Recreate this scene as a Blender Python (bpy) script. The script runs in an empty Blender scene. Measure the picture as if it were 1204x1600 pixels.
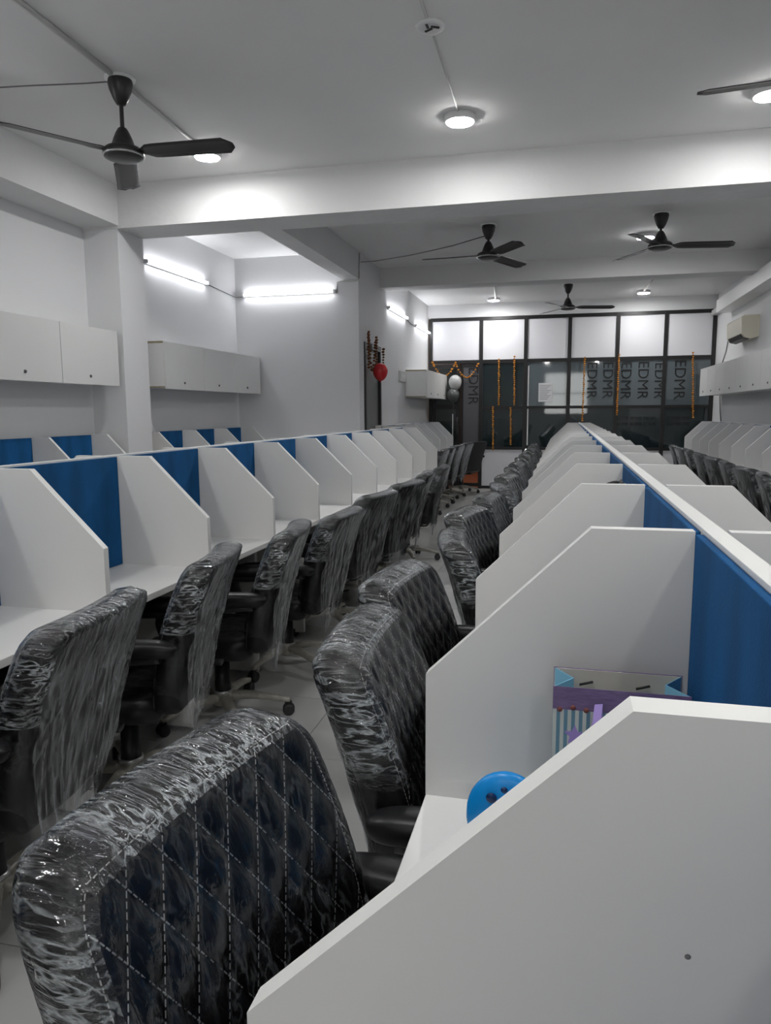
import bpy, bmesh, math, random
from mathutils import Vector, Matrix
random.seed(7)
SC = bpy.context.scene
COL = SC.collection
PI = math.pi

# ------------------------------------------------------------------ camera
FPX = 1150.0
YAW, PITCH, ROLL, CAMH = .2376, .1349, -.0054, 1.4
cd = bpy.data.cameras.new('camera'); cam = bpy.data.objects.new('camera', cd); COL.objects.link(cam)
fw = Vector((-math.sin(YAW)*math.cos(PITCH), math.cos(YAW)*math.cos(PITCH), -math.sin(PITCH)))
rt0 = Vector((math.cos(YAW), math.sin(YAW), 0)); up0 = rt0.cross(fw)
rt = rt0*math.cos(ROLL)+up0*math.sin(ROLL); up = up0*math.cos(ROLL)-rt0*math.sin(ROLL)
m = Matrix((rt, up, -fw)).transposed().to_4x4(); m.translation = (0, 0, CAMH)
cam.matrix_world = m
cd.sensor_fit = 'VERTICAL'; cd.sensor_height = 36.0; cd.lens = 36.0*FPX/1600.0
cd.clip_start = .02; cd.clip_end = 200
SC.camera = cam

# ------------------------------------------------------------------ world, exposure
w = bpy.data.worlds.new('overcast_sky'); SC.world = w; w.use_nodes = True
bg = w.node_tree.nodes['Background']; bg.inputs[0].default_value = (1, .95, .93, 1); bg.inputs[1].default_value = 4.2
SC.view_settings.view_transform = 'Standard'; SC.view_settings.look = 'None'
SC.view_settings.gamma = 1; SC.view_settings.use_curve_mapping = False
SC.view_settings.exposure = 0.46
LED_STRENGTH = 165.0
TUBE_STRENGTH = 20.0

# room dimensions (metres)
XL, XR, XM = -4.05, 2.42, -2.45      # left wall, right wall, inner left wall beyond the alcove
YR, YC, YB, YE = -4.6, 8.8, 13.5, 17.2   # rear wall, alcove cross wall, partition, end of the room behind it
ZC = 3.3
ZD, ZM, ZT = .75, .964, 1.22         # desk top, divider shoulder, divider top
P = .72; DEP = .41; TOPL = .15

# portal on the rear windows
for wx in (.03,):
    ld = bpy.data.lights.new('window_portal', 'AREA'); ld.shape = 'RECTANGLE'; ld.size = 1.8; ld.size_y = 1.75
    ld.cycles.is_portal = True
    lo = bpy.data.objects.new('window_portal', ld); COL.objects.link(lo); lo.location = (wx, YR-.1, 2.13)
    lo.rotation_euler = (PI/2, 0, PI)   # looks into the room (+y)
    lo.rotation_euler = (-PI/2, 0, PI)

# ------------------------------------------------------------------ materials
def mat(name, col, rough=.5, metal=0, spec=.5, noise=None, bump=None, emit=None, coat=0, coords='Object'):
    m = bpy.data.materials.new(name); m.use_nodes = True
    nt = m.node_tree; b = nt.nodes['Principled BSDF']
    b.inputs['Base Color'].default_value = (*col, 1); b.inputs['Roughness'].default_value = rough
    b.inputs['Metallic'].default_value = metal; b.inputs['Specular IOR Level'].default_value = spec
    if coat: b.inputs['Coat Weight'].default_value = coat; b.inputs['Coat Roughness'].default_value = .08
    if emit: b.inputs['Emission Color'].default_value = (*emit[0], 1); b.inputs['Emission Strength'].default_value = emit[1]
    tc = nt.nodes.new('ShaderNodeTexCoord')
    if noise:                                   # (scale, amount, stretch)
        mp = nt.nodes.new('ShaderNodeMapping'); mp.inputs['Scale'].default_value = noise[2] if len(noise) > 2 else (1, 1, 1)
        n = nt.nodes.new('ShaderNodeTexNoise'); n.inputs['Scale'].default_value = noise[0]; n.inputs['Detail'].default_value = 5
        r = nt.nodes.new('ShaderNodeMapRange'); r.inputs['From Min'].default_value = .3; r.inputs['From Max'].default_value = .7
        r.inputs['To Min'].default_value = 1-noise[1]; r.inputs['To Max'].default_value = 1+noise[1]
        mx = nt.nodes.new('ShaderNodeMix'); mx.data_type = 'RGBA'; mx.blend_type = 'MULTIPLY'; mx.inputs[0].default_value = 1
        mx.inputs[6].default_value = (*col, 1)
        nt.links.new(tc.outputs[coords], mp.inputs[0]); nt.links.new(mp.outputs[0], n.inputs['Vector'])
        nt.links.new(n.outputs['Fac'], r.inputs['Value']); nt.links.new(r.outputs[0], mx.inputs[7])
        nt.links.new(mx.outputs[2], b.inputs['Base Color'])
    if bump:                                    # (scale, strength, distance, stretch)
        mp = nt.nodes.new('ShaderNodeMapping'); mp.inputs['Scale'].default_value = bump[3] if len(bump) > 3 else (1, 1, 1)
        n = nt.nodes.new('ShaderNodeTexNoise'); n.inputs['Scale'].default_value = bump[0]; n.inputs['Detail'].default_value = 4
        bp = nt.nodes.new('ShaderNodeBump'); bp.inputs['Strength'].default_value = bump[1]; bp.inputs['Distance'].default_value = bump[2]
        nt.links.new(tc.outputs[coords], mp.inputs[0]); nt.links.new(mp.outputs[0], n.inputs['Vector'])
        nt.links.new(n.outputs['Fac'], bp.inputs['Height']); nt.links.new(bp.outputs[0], b.inputs['Normal'])
    return m

M = {}
M['wall'] = mat('painted_plaster', (.70, .702, .71), .7, noise=(.9, .03), bump=(2.2, .25, .02))
M['ceil'] = mat('ceiling_paint', (.78, .78, .775), .8, noise=(.8, .04), bump=(1.7, .3, .03))
M['beam'] = mat('beam_paint', (.69, .69, .69), .8, noise=(1.2, .04), bump=(4, .4, .03))
M['tile'] = mat('floor_tile', (.50, .50, .49), .22, noise=(3, .05))
M['grout'] = mat('tile_grout', (.22, .21, .20), .8)
M['lam'] = mat('white_laminate', (.72, .71, .69), .42, noise=(2, .015), bump=(60, .08, .002))
M['edge'] = mat('edge_band', (.80, .80, .78), .4)
M['top'] = mat('worktop_laminate', (.74, .735, .72), .35)
M['blue'] = mat('blue_fabric', (.008, .085, .235), .85, spec=.2, noise=(9, .22, (1, 1, .35)), bump=(220, .4, .002))
M['cab'] = mat('cabinet_laminate', (.66, .66, .65), .45, noise=(2, .02))
M['cabside'] = mat('cabinet_raw_edge', (.30, .26, .17), .7, noise=(30, .2, (1, .1, 1)))
M['lock'] = mat('lock_metal', (.12, .12, .12), .35, metal=.8)
M['leather'] = mat('black_leatherette', (.009, .009, .010), .38, spec=.35, bump=(260, .15, .001))
M['thread'] = mat('white_thread', (.48, .48, .48), .6)
M['blackpl'] = mat('black_plastic', (.014, .014, .015), .4)
M['rubber'] = mat('caster_rubber', (.02, .02, .02), .55)
M['legpl'] = mat('wrapped_leg_plastic', (.36, .345, .30), .28, noise=(25, .18), bump=(40, .6, .006))
M['steel'] = mat('collar_steel', (.6, .6, .6), .3, metal=.5)
M['fan'] = mat('fan_dark_brown', (.022, .020, .020), .35)
M['fanring'] = mat('fan_trim', (.5, .5, .5), .25, metal=.9)
M['pvc'] = mat('grey_conduit', (.55, .55, .54), .5)
M['wire'] = mat('grey_wire', (.16, .16, .16), .5)
M['alu'] = mat('black_aluminium', (.012, .011, .012), .4)
M['wpanel'] = mat('white_board', (.74, .74, .77), .35, noise=(2, .015))
M['letters'] = mat('film_lettering', (.010, .011, .013), .5)
M['paper'] = mat('notice_paper', (.72, .72, .74), .7)
M['print'] = mat('notice_print', (.2, .2, .22), .7)
M['marigold'] = mat('marigold_orange', (.52, .20, .015), .8, noise=(60, .35))
M['marired'] = mat('marigold_brown', (.14, .045, .01), .8, noise=(60, .35))
M['ballred'] = mat('balloon_red', (.62, .03, .035), .25)
M['ballwhite'] = mat('balloon_white', (.55, .56, .55), .3)
M['ballgrey'] = mat('balloon_grey', (.10, .105, .105), .3)
M['acbody'] = mat('air_conditioner_plastic', (.74, .71, .58), .4)
M['acdark'] = mat('vent_dark', (.03, .03, .03), .5)
M['lampbody'] = mat('lamp_white', (.8, .8, .8), .4)
M['led'] = mat('led_diffuser', (.9, .9, .9), .4, emit=((1.0, .995, .985), LED_STRENGTH))
M['tube'] = mat('tube_glow', (.9, .9, .9), .4, emit=((.95, .96, 1.0), TUBE_STRENGTH))
M['doorlam'] = mat('grey_door', (.20, .205, .20), .4)
M['terra'] = mat('terracotta_floor', (.45, .17, .10), .5)
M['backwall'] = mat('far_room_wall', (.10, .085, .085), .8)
M['bluetoy'] = mat('bright_blue_plastic', (.0, .27, .72), .35)
M['bluedark'] = mat('navy_print', (.004, .03, .12), .4)
M['bagblack'] = mat('black_nylon', (.012, .012, .012), .6)
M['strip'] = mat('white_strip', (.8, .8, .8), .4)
M['rubberband'] = mat('tape_yellow', (.40, .32, .14), .5)

def glassmat(name, tint, dcol, dmix, rough=.03, refl=1.45):
    m = bpy.data.materials.new(name); m.use_nodes = True; nt = m.node_tree; nt.nodes.clear()
    o = nt.nodes.new('ShaderNodeOutputMaterial'); t = nt.nodes.new('ShaderNodeBsdfTransparent'); t.inputs[0].default_value = (*tint, 1)
    d = nt.nodes.new('ShaderNodeBsdfDiffuse'); d.inputs[0].default_value = (*dcol, 1)
    g = nt.nodes.new('ShaderNodeBsdfGlossy'); g.inputs['Roughness'].default_value = rough
    f = nt.nodes.new('ShaderNodeFresnel'); f.inputs[0].default_value = refl
    a = nt.nodes.new('ShaderNodeMixShader'); a.inputs[0].default_value = dmix
    b = nt.nodes.new('ShaderNodeMixShader')
    nt.links.new(t.outputs[0], a.inputs[1]); nt.links.new(d.outputs[0], a.inputs[2])
    nt.links.new(f.outputs[0], b.inputs[0]); nt.links.new(a.outputs[0], b.inputs[1]); nt.links.new(g.outputs[0], b.inputs[2])
    nt.links.new(b.outputs[0], o.inputs[0]); return m
M['filmglass'] = glassmat('film_covered_glass', (.25, .3, .32), (.12, .15, .165), .85, .04, 1.8)
M['darkglass'] = glassmat('tinted_glass', (.30, .36, .38), (.025, .042, .047), .6, .03, 1.8)
M['clearglass'] = glassmat('clear_glass', (.92, .95, .95), (.5, .5, .5), .02)

def wrapmat(name, lo, hi, gloss, rough, stretch, scale, strength, rot=(0, 0, 0), edge=(.5, .68)):
    """thin clear film: transparent, hazier along gathered creases, with a wrinkled glossy coat"""
    m = bpy.data.materials.new(name); m.use_nodes = True; nt = m.node_tree; nt.nodes.clear()
    N = nt.nodes.new; L = nt.links.new
    o = N('ShaderNodeOutputMaterial'); t = N('ShaderNodeBsdfTransparent'); t.inputs[0].default_value = (.97, .97, .97, 1)
    d = N('ShaderNodeBsdfDiffuse'); d.inputs[0].default_value = (.62, .66, .68, 1)
    g = N('ShaderNodeBsdfGlossy'); g.inputs['Roughness'].default_value = rough; g.inputs['Color'].default_value = (.95, .97, 1, 1)
    tc = N('ShaderNodeTexCoord'); mp = N('ShaderNodeMapping'); mp.inputs['Scale'].default_value = stretch; mp.inputs['Rotation'].default_value = rot
    n = N('ShaderNodeTexNoise'); n.inputs['Scale'].default_value = scale; n.inputs['Detail'].default_value = 4; n.inputs['Roughness'].default_value = .55
    n.inputs['Distortion'].default_value = .6
    # ridges: 1-|2n-1|
    a1 = N('ShaderNodeMath'); a1.operation = 'MULTIPLY_ADD'; a1.inputs[1].default_value = 2; a1.inputs[2].default_value = -1
    a2 = N('ShaderNodeMath'); a2.operation = 'ABSOLUTE'; a3 = N('ShaderNodeMath'); a3.operation = 'SUBTRACT'; a3.inputs[0].default_value = 1
    L(tc.outputs['Object'], mp.inputs[0]); L(mp.outputs[0], n.inputs['Vector']); L(n.outputs['Fac'], a1.inputs[0]); L(a1.outputs[0], a2.inputs[0]); L(a2.outputs[0], a3.inputs[1])
    bp = N('ShaderNodeBump'); bp.inputs['Strength'].default_value = strength; bp.inputs['Distance'].default_value = .01
    L(a3.outputs[0], bp.inputs['Height']); L(bp.outputs[0], g.inputs['Normal'])
    n2 = N('ShaderNodeTexNoise'); n2.inputs['Scale'].default_value = scale*1.35; n2.inputs['Detail'].default_value = 3; n2.inputs['Distortion'].default_value = .5
    b1 = N('ShaderNodeMath'); b1.operation = 'MULTIPLY_ADD'; b1.inputs[1].default_value = 2; b1.inputs[2].default_value = -1
    b2 = N('ShaderNodeMath'); b2.operation = 'ABSOLUTE'
    cr = N('ShaderNodeMapRange'); cr.inputs['From Min'].default_value = edge[0]; cr.inputs['From Max'].default_value = edge[1]
    cr.inputs['To Min'].default_value = hi; cr.inputs['To Max'].default_value = lo
    n3 = N('ShaderNodeTexNoise'); n3.inputs['Scale'].default_value = 9; n3.inputs['Detail'].default_value = 2
    c3 = N('ShaderNodeMapRange'); c3.inputs['From Min'].default_value = .38; c3.inputs['From Max'].default_value = .62; c3.inputs['To Min'].default_value = .08; c3.inputs['To Max'].default_value = 1.5
    m3 = N('ShaderNodeMath'); m3.operation = 'MULTIPLY'; m3.use_clamp = True
    L(mp.outputs[0], n2.inputs['Vector']); L(n2.outputs['Fac'], b1.inputs[0]); L(b1.outputs[0], b2.inputs[0]); L(b2.outputs[0], cr.inputs['Value'])
    L(tc.outputs['Object'], n3.inputs['Vector']); L(n3.outputs['Fac'], c3.inputs['Value']); L(cr.outputs[0], m3.inputs[0]); L(c3.outputs[0], m3.inputs[1])
    a = N('ShaderNodeMixShader'); L(m3.outputs[0], a.inputs[0]); L(t.outputs[0], a.inputs[1]); L(d.outputs[0], a.inputs[2])
    f = N('ShaderNodeFresnel'); f.inputs[0].default_value = 1.5; L(bp.outputs[0], f.inputs['Normal'])
    mu = N('ShaderNodeMath'); mu.operation = 'MULTIPLY'; mu.inputs[1].default_value = gloss; mu.use_clamp = True; L(f.outputs[0], mu.inputs[0])
    b = N('ShaderNodeMixShader'); L(mu.outputs[0], b.inputs[0]); L(a.outputs[0], b.inputs[1]); L(g.outputs[0], b.inputs[2])
    L(b.outputs[0], o.inputs[0]); return m
M['wrapclear'] = wrapmat('clear_plastic_wrap', .0, .05, .85, .06, (1, 1.4, .6), 22, .35, (.6, 0, 0), (.0, .10))
M['wrapgather'] = wrapmat('gathered_plastic_wrap', .004, .40, 1.3, .09, (.3, 1.9, 1.9), 24, .9, (0, 0, 0), (.0, .13))
M['wraploose'] = wrapmat('loose_plastic_wrap', .015, .30, 1.7, .09, (1, 1.2, .09), 18, .7, (.2, 0, 0), (.0, .15))

# ------------------------------------------------------------------ helpers
def tag(o, label=None, cat=None, group=None, kind=None):
    if label: o['label'] = label
    if cat: o['category'] = cat
    if group: o['group'] = group
    if kind: o['kind'] = kind
    return o
def empty(name, loc=(0, 0, 0), rz=0, **k):
    o = bpy.data.objects.new(name, None); COL.objects.link(o); o.location = loc; o.rotation_euler = (0, 0, rz)
    o.empty_display_size = .1
    return tag(o, **k)
def obj(name, me, mt=None, parent=None, loc=(0, 0, 0), rot=(0, 0, 0), **k):
    if isinstance(me, bmesh.types.BMesh):
        bm = me; me = bpy.data.meshes.new(name); bm.to_mesh(me); bm.free()
    if mt and not me.materials: me.materials.append(M[mt] if isinstance(mt, str) else mt)
    o = bpy.data.objects.new(name, me); COL.objects.link(o); o.parent = parent
    o.location = loc; o.rotation_euler = rot
    return tag(o, **k)
def box(bm, x0, x1, y0, y1, z0, z1, mi=0):
    vs = [bm.verts.new((x, y, z)) for x in (x0, x1) for y in (y0, y1) for z in (z0, z1)]
    fs = [(0, 1, 3, 2), (4, 6, 7, 5), (0, 4, 5, 1), (2, 3, 7, 6), (0, 2, 6, 4), (1, 5, 7, 3)]
    for f in fs: bm.faces.new([vs[i] for i in f]).material_index = mi
def boxm(x0, x1, y0, y1, z0, z1, bev=0):
    bm = bmesh.new(); box(bm, x0, x1, y0, y1, z0, z1)
    if bev: bmesh.ops.bevel(bm, geom=bm.edges[:], offset=bev, segments=2, affect='EDGES', profile=.5)
    return bm
def prism(pts, axis, a, b, bev=0):
    """polygon pts (2D) extruded along axis between a and b"""
    bm = bmesh.new()
    def v(p, t):
        return {'y': (p[0], t, p[1]), 'x': (t, p[0], p[1]), 'z': (p[0], p[1], t)}[axis]
    A = [bm.verts.new(v(p, a)) for p in pts]; B = [bm.verts.new(v(p, b)) for p in pts]
    bm.faces.new(A); bm.faces.new(B[::-1])
    for i in range(len(pts)):
        j = (i+1) % len(pts); bm.faces.new((A[i], B[i], B[j], A[j]))
    bmesh.ops.recalc_face_normals(bm, faces=bm.faces[:])
    if bev: bmesh.ops.bevel(bm, geom=bm.edges[:], offset=bev, segments=1, affect='EDGES')
    return bm
def lathe(prof, n=24, bm=None, c=(0, 0, 0)):
    bm = bm or bmesh.new(); rings = []
    for r, z in prof:
        if r < 1e-5: rings.append([bm.verts.new((c[0], c[1], c[2]+z))])
        else: rings.append([bm.verts.new((c[0]+r*math.cos(2*PI*i/n), c[1]+r*math.sin(2*PI*i/n), c[2]+z)) for i in range(n)])
    for a, b in zip(rings, rings[1:]):
        for i in range(n):
            j = (i+1) % n
            if len(a) == 1 and len(b) == 1: continue
            if len(a) == 1: f = bm.faces.new((a[0], b[j], b[i]))
            elif len(b) == 1: f = bm.faces.new((a[i], a[j], b[0]))
            else: f = bm.faces.new((a[i], a[j], b[j], b[i]))
            f.smooth = True
    bmesh.ops.recalc_face_normals(bm, faces=bm.faces[:])
    return bm
def tube(pts, r, n=8, bm=None, closed_ends=True):
    bm = bm or bmesh.new(); pts = [Vector(p) for p in pts]; rings = []
    for i, p in enumerate(pts):
        d = (pts[min(i+1, len(pts)-1)]-pts[max(i-1, 0)]).normalized()
        a = d.cross(Vector((0, 0, 1)))
        if a.length < .05: a = d.cross(Vector((1, 0, 0)))
        a.normalize(); b = d.cross(a); rr = r[i] if isinstance(r, (list, tuple)) else r
        rings.append([bm.verts.new(p+(a*math.cos(2*PI*k/n)+b*math.sin(2*PI*k/n))*rr) for k in range(n)])
    for a, b in zip(rings, rings[1:]):
        for k in range(n):
            j = (k+1) % n; bm.faces.new((a[k], a[j], b[j], b[k])).smooth = True
    if closed_ends: bm.faces.new(rings[0]); bm.faces.new(rings[-1][::-1])
    bmesh.ops.recalc_face_normals(bm, faces=bm.faces[:])
    return bm
def textmesh(body, size, name='lettering'):
    cu = bpy.data.curves.new('t', 'FONT'); cu.body = body; cu.size = size; cu.align_x = 'CENTER'; cu.align_y = 'CENTER'; cu.extrude = .0006
    o = bpy.data.objects.new('t', cu); COL.objects.link(o)
    dg = bpy.context.evaluated_depsgraph_get(); me = bpy.data.meshes.new_from_object(o.evaluated_get(dg)); me.name = name
    bpy.data.objects.remove(o); bpy.data.curves.remove(cu); me.materials.clear()
    return me
def copy_tree(o, parent=None):
    c = o.copy(); COL.objects.link(c); c.parent = parent
    for ch in list(o.children): copy_tree(ch, c)
    return c
ORD = ['first', 'second', 'third', 'fourth', 'fifth', 'sixth', 'seventh', 'eighth', 'ninth', 'tenth', 'eleventh', 'twelfth',
       'thirteenth', 'fourteenth', 'fifteenth', 'sixteenth', 'seventeenth', 'eighteenth']

# ------------------------------------------------------------------ the setting
S = dict(kind='structure')
fl = obj('floor', boxm(XL-.1, XR+.1, YR-.1, YE+.1, -.15, -.004), 'grout', label='light grey tiled office floor', **S)
T = .6
tm = None
ix = 0
nx = int((XR-XL)/T)+1
for i in range(nx):
    for j in range(24):
        x0 = XL+i*T; y0 = -.9+j*T; x1 = min(x0+T, XR)
        if x1-x0 < .1 or y0+T > YB+.2: continue
        if y0 < .2 and abs(x0) > 2: continue
        if x1-x0 < T-.01:
            me = boxm(.002, x1-x0-.002, .002, T-.002, -.004, 0); obj('tile', me, 'tile', fl, (x0, y0, 0)); continue
        if tm is None:
            b_ = boxm(.002, T-.002, .002, T-.002, -.004, 0); tm = bpy.data.meshes.new('tile'); b_.to_mesh(tm); b_.free(); tm.materials.append(M['tile'])
        obj('tile', tm, None, fl, (x0, y0, 0))
obj('ceiling', boxm(XL-.1, XR+.1, YR-.1, YE+.1, ZC, ZC+.15), 'ceil', label='grey white painted concrete ceiling slab', **S)
wl = obj('wall_left', boxm(XL-.12, XL, YR, YC+.1, -.1, ZC), 'wall', label='white wall behind the far left cabinets and desks', **S)
obj('wall_cross', boxm(XL, XM, YC, YC+.14, -.1, ZC), 'wall', label='white wall with tube light at the end of the alcove', **S)
# inner left wall with the door opening (y 9.02 .. 9.86)
bm = bmesh.new(); box(bm, XM-.14, XM, YC+.14, 9.02, -.1, ZC); box(bm, XM-.14, XM, 9.86, YE, -.1, ZC); box(bm, XM-.14, XM, 9.02, 9.86, 2.27, ZC)
obj('wall_inner', bm, 'wall', label='white inner wall with tube lights beside the glass partition', **S)
obj('wall_right', boxm(XR, XR+.12, YR, YE, -.1, ZC), 'wall', label='white right hand wall with cabinets', **S)
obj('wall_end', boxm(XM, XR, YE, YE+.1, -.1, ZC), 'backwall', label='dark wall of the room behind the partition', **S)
# rear wall with two window openings
bm = bmesh.new()
box(bm, XL, -.87, YR-.12, YR, -.1, ZC); box(bm, .93, XR, YR-.12, YR, -.1, ZC)
box(bm, -.87, .93, YR-.12, YR, -.1, 1.25); box(bm, -.87, .93, YR-.12, YR, 3.0, ZC)
obj('wall_rear', bm, 'wall', label='white wall with a window behind the camera', **S)
wn = empty('window_1', (.03, YR-.06, 1.25), label='dark framed window in the wall behind the camera', **S)
bm = bmesh.new()
for a, b, c, d in ((-.9, .9, 0, .05), (-.9, .9, 1.70, 1.75), (-.9, -.85, .05, 1.70), (.85, .9, .05, 1.70), (-.025, .025, .05, 1.70), (-.85, .85, .85, .89)): box(bm, a, b, -.03, .03, c, d)
obj('window_frame', bm, 'alu', wn)
for sx in (-1, 1):
    for z0, z1 in ((.05, .85), (.89, 1.70)): obj('pane', boxm(min(sx*.025, sx*.85), max(sx*.025, sx*.85), -.003, .003, z0, z1), 'clearglass', wn)
# column and beams
obj('column', boxm(XL, -3.72, 5.78, 6.17, -.1, ZC), 'wall', label='white pillar between the left cabinets and the alcove', **S)
obj('ceiling_beam', boxm(XL, -3.70, YR, 5.78, 2.97, ZC), 'beam', label='ceiling beam running along the left wall', **S)
obj('ceiling_beam', boxm(XL, XR, 5.77, 6.17, 2.95, ZC), 'beam', label='wide white ceiling beam crossing the room nearest the camera', **S)
obj('ceiling_beam', boxm(-2.64, XM+.01, 6.17, YC, 2.98, ZC), 'beam', label='ceiling beam along the open side of the alcove', **S)
obj('ceiling_beam', boxm(XM, XR, 9.86, 10.2, 3.05, ZC), 'beam', label='farther ceiling beam crossing above the middle of the room', **S)
obj('wall_header', boxm(XM, XR, YB-.02, YB+.08, 3.06, ZC), 'wall', label='white wall strip above the glass partition', **S)
obj('duct_casing', boxm(2.2, XR, 6.3, 12.4, 2.87, 3.06, .004), 'lampbody', label='grey white duct casing along the top of the right wall', **S)
obj('conduit_box', boxm(XR-.1, XR, 12.4, YB, 2.96, 3.04, .004), 'pvc', label='slim conduit leading from the duct casing to the partition', **S)

# ------------------------------------------------------------------ glass partition
pr = empty('wall_partition', (0, YB, 0), label='black framed glass partition with white upper panels', **S)
px = [-2.40, -1.485, -.70, .05, .85, 1.625, 2.385]
RZ = [.03, .74, 1.47, 2.29, 3.04]
for i, x in enumerate(px): obj('post', boxm(x-.032, x+.032, -.035, .035, 0, 3.06), 'alu', pr)
for z in (3.04, 2.29): obj('rail', boxm(px[0], px[-1], -.03, .03, z-.03, z+.03), 'alu', pr)
for i in range(1, 6):
    for z in (1.47, .74, .03): obj('rail', boxm(px[i]+.032, px[i+1]-.032, -.025, .025, z-.025, z+.025), 'alu', pr)
for i in range(6):
    obj('white_panel', boxm(px[i]+.032, px[i+1]-.032, -.012, .012, 2.32, 3.01), 'wpanel', pr)
edm = textmesh('EDMR', .30)
edm.materials.append(M['letters'])
def letters(parent, x, z, s=1.0, sx=1.0):
    o = obj('lettering', edm, None, parent, (x, -.0145, z)); o.scale = (s, s*sx, 1)
    # upright text turned a quarter turn so that it reads downwards, facing the room (-y)
    o.rotation_euler = Matrix(((0, 1, 0), (0, 0, -1), (-1, 0, 0))).to_euler()
    return o
for i in range(1, 6):
    film = i >= 2
    up_ = obj('pane', boxm(px[i]+.032, px[i+1]-.032, -.005, .005, 1.495, 2.26), 'filmglass' if film else 'darkglass', pr)
    lo_ = obj('pane', boxm(px[i]+.032, px[i+1]-.032, -.005, .005, .765, 1.445), 'darkglass', pr)
    obj('white_panel', boxm(px[i]+.032, px[i+1]-.032, -.010, .010, .055, .715), 'wpanel', pr)
def sheet(x0, x1, z0, z1): return obj('protective_film', boxm(x0, x1, -.0135, -.0125, z0, z1), 'filmglass', pr)
for x, z, s in ((.435, 1.93, .80), (.70, 1.93, .80), (1.00, 1.92, .82), (1.28, 1.92, .82), (1.545, 1.91, .78), (1.87, 1.92, .85)): letters(pr, x, z, s)
small = textmesh('EDMR', .075); small.materials.append(M['letters'])
for x in (.98, 1.2, 1.42, 1.8, 1.98):
    for z in (1.27, 1.17):
        o = obj('lettering', small, None, pr, (x, -.0145, z), (PI/2, 0, 0))
obj('white_strip', boxm(-.655, -.635, -.014, -.0125, .80, 2.2), 'strip', pr)  # bright streak of light in the glass, painted as a thin white strip
# notice
nt_ = empty('paper_notice', (-.345, YB-.016, 1.73), label='white paper notice taped to the glass partition', cat='notice')
obj('sheet', boxm(-.12, .12, -.001, .001, -.165, .165), 'paper', nt_)
for r in range(9):
    obj('print_line', boxm(-.095, .095-.03*(r % 3), -.0016, -.001, .12-.03*r, .128-.03*r), 'print', nt_)

# door bay of the partition
d1 = empty('door_1', (0, YB, 0), label='black framed glass door in the left bay of the partition', **S)
for a, b, c, d in ((-2.36, -2.29, .04, 2.25), (-1.93, -1.86, .04, 2.25), (-2.29, -1.93, 2.18, 2.25), (-2.29, -1.93, .04, .16), (-2.29, -1.93, 1.45, 1.52)):
    obj('door_frame', boxm(a, b, -.028, .028, c, d), 'alu', d1)
obj('pane', boxm(-2.29, -1.93, -.005, .005, 1.52, 2.18), 'darkglass', d1)
obj('pane', boxm(-2.29, -1.93, -.005, .005, .16, 1.45), 'darkglass', d1)
hd = obj('door_handle', tube([(-1.90, -.03, .95), (-1.90, -.085, .98), (-1.90, -.085, 1.28), (-1.90, -.03, 1.31)], .012), 'lock', d1)
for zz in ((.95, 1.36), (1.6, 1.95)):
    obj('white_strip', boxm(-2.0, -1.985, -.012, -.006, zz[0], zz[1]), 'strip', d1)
d2 = empty('door_2', (0, YB, 0), label='narrow film covered glass leaf beside the black partition door', **S)
for a, b, c, d in ((-1.84, -1.80, .04, 2.25), (-1.80, -1.517, 2.2, 2.25), (-1.80, -1.517, .04, .10)):
    obj('leaf_frame', boxm(a, b, -.022, .022, c, d), 'alu', d2)
obj('pane', boxm(-1.80, -1.517, -.005, .005, .10, 2.2), 'clearglass', d2)
obj('protective_film', boxm(-1.80, -1.517, -.010, -.006, .62, 2.2), mat('grey_film', (.10, .10, .11), .3), d2)
letters(d2, -1.63, 1.86, .85)
l_ = letters(d1, -2.03, .42, .72); l_.location.y = -.012
obj('protective_film', boxm(-2.13, -1.93, -.010, -.006, .16, .75), 'filmglass', d1)
# room behind the partition
obj('floor_far', boxm(XM, XR, YB+.1, YE, -.003, .004), 'terra', label='terracotta floor of the room behind the partition', **S)
fl2 = empty('ceiling_light', (-1.2, 15.2, ZC), label='round ceiling light in the room behind the partition', cat='ceiling light', group='round ceiling lights')
obj('body', lathe([(0, 0), (.10, 0), (.10, -.035), (.092, -.04)]), 'lampbody', fl2)
obj('diffuser', lathe([(.092, -.038), (.085, -.046), (0, -.048)]), mat('warm_diffuser', (.9, .9, .9), .4, emit=((1, .66, .45), 170)), fl2)

# grey door on the inner left wall
d3 = empty('door_3', (XM, 9.44, 0), label='narrow grey door in the inner left wall', **S)
for a, b, c, d in ((-.42, -.36, 0, 2.27), (.36, .42, 0, 2.27), (-.36, .36, 2.20, 2.27)): obj('door_frame', boxm(-.10, .015, a, b, c, d), 'alu', d3)
obj('door_leaf', boxm(-.06, -.02, -.36, .36, .01, 2.20), 'doorlam', d3)
obj('door_handle', tube([(-.02, .28, 1.0), (.04, .28, 1.0), (.04, .18, 1.0)], .01), 'lock', d3)

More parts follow.
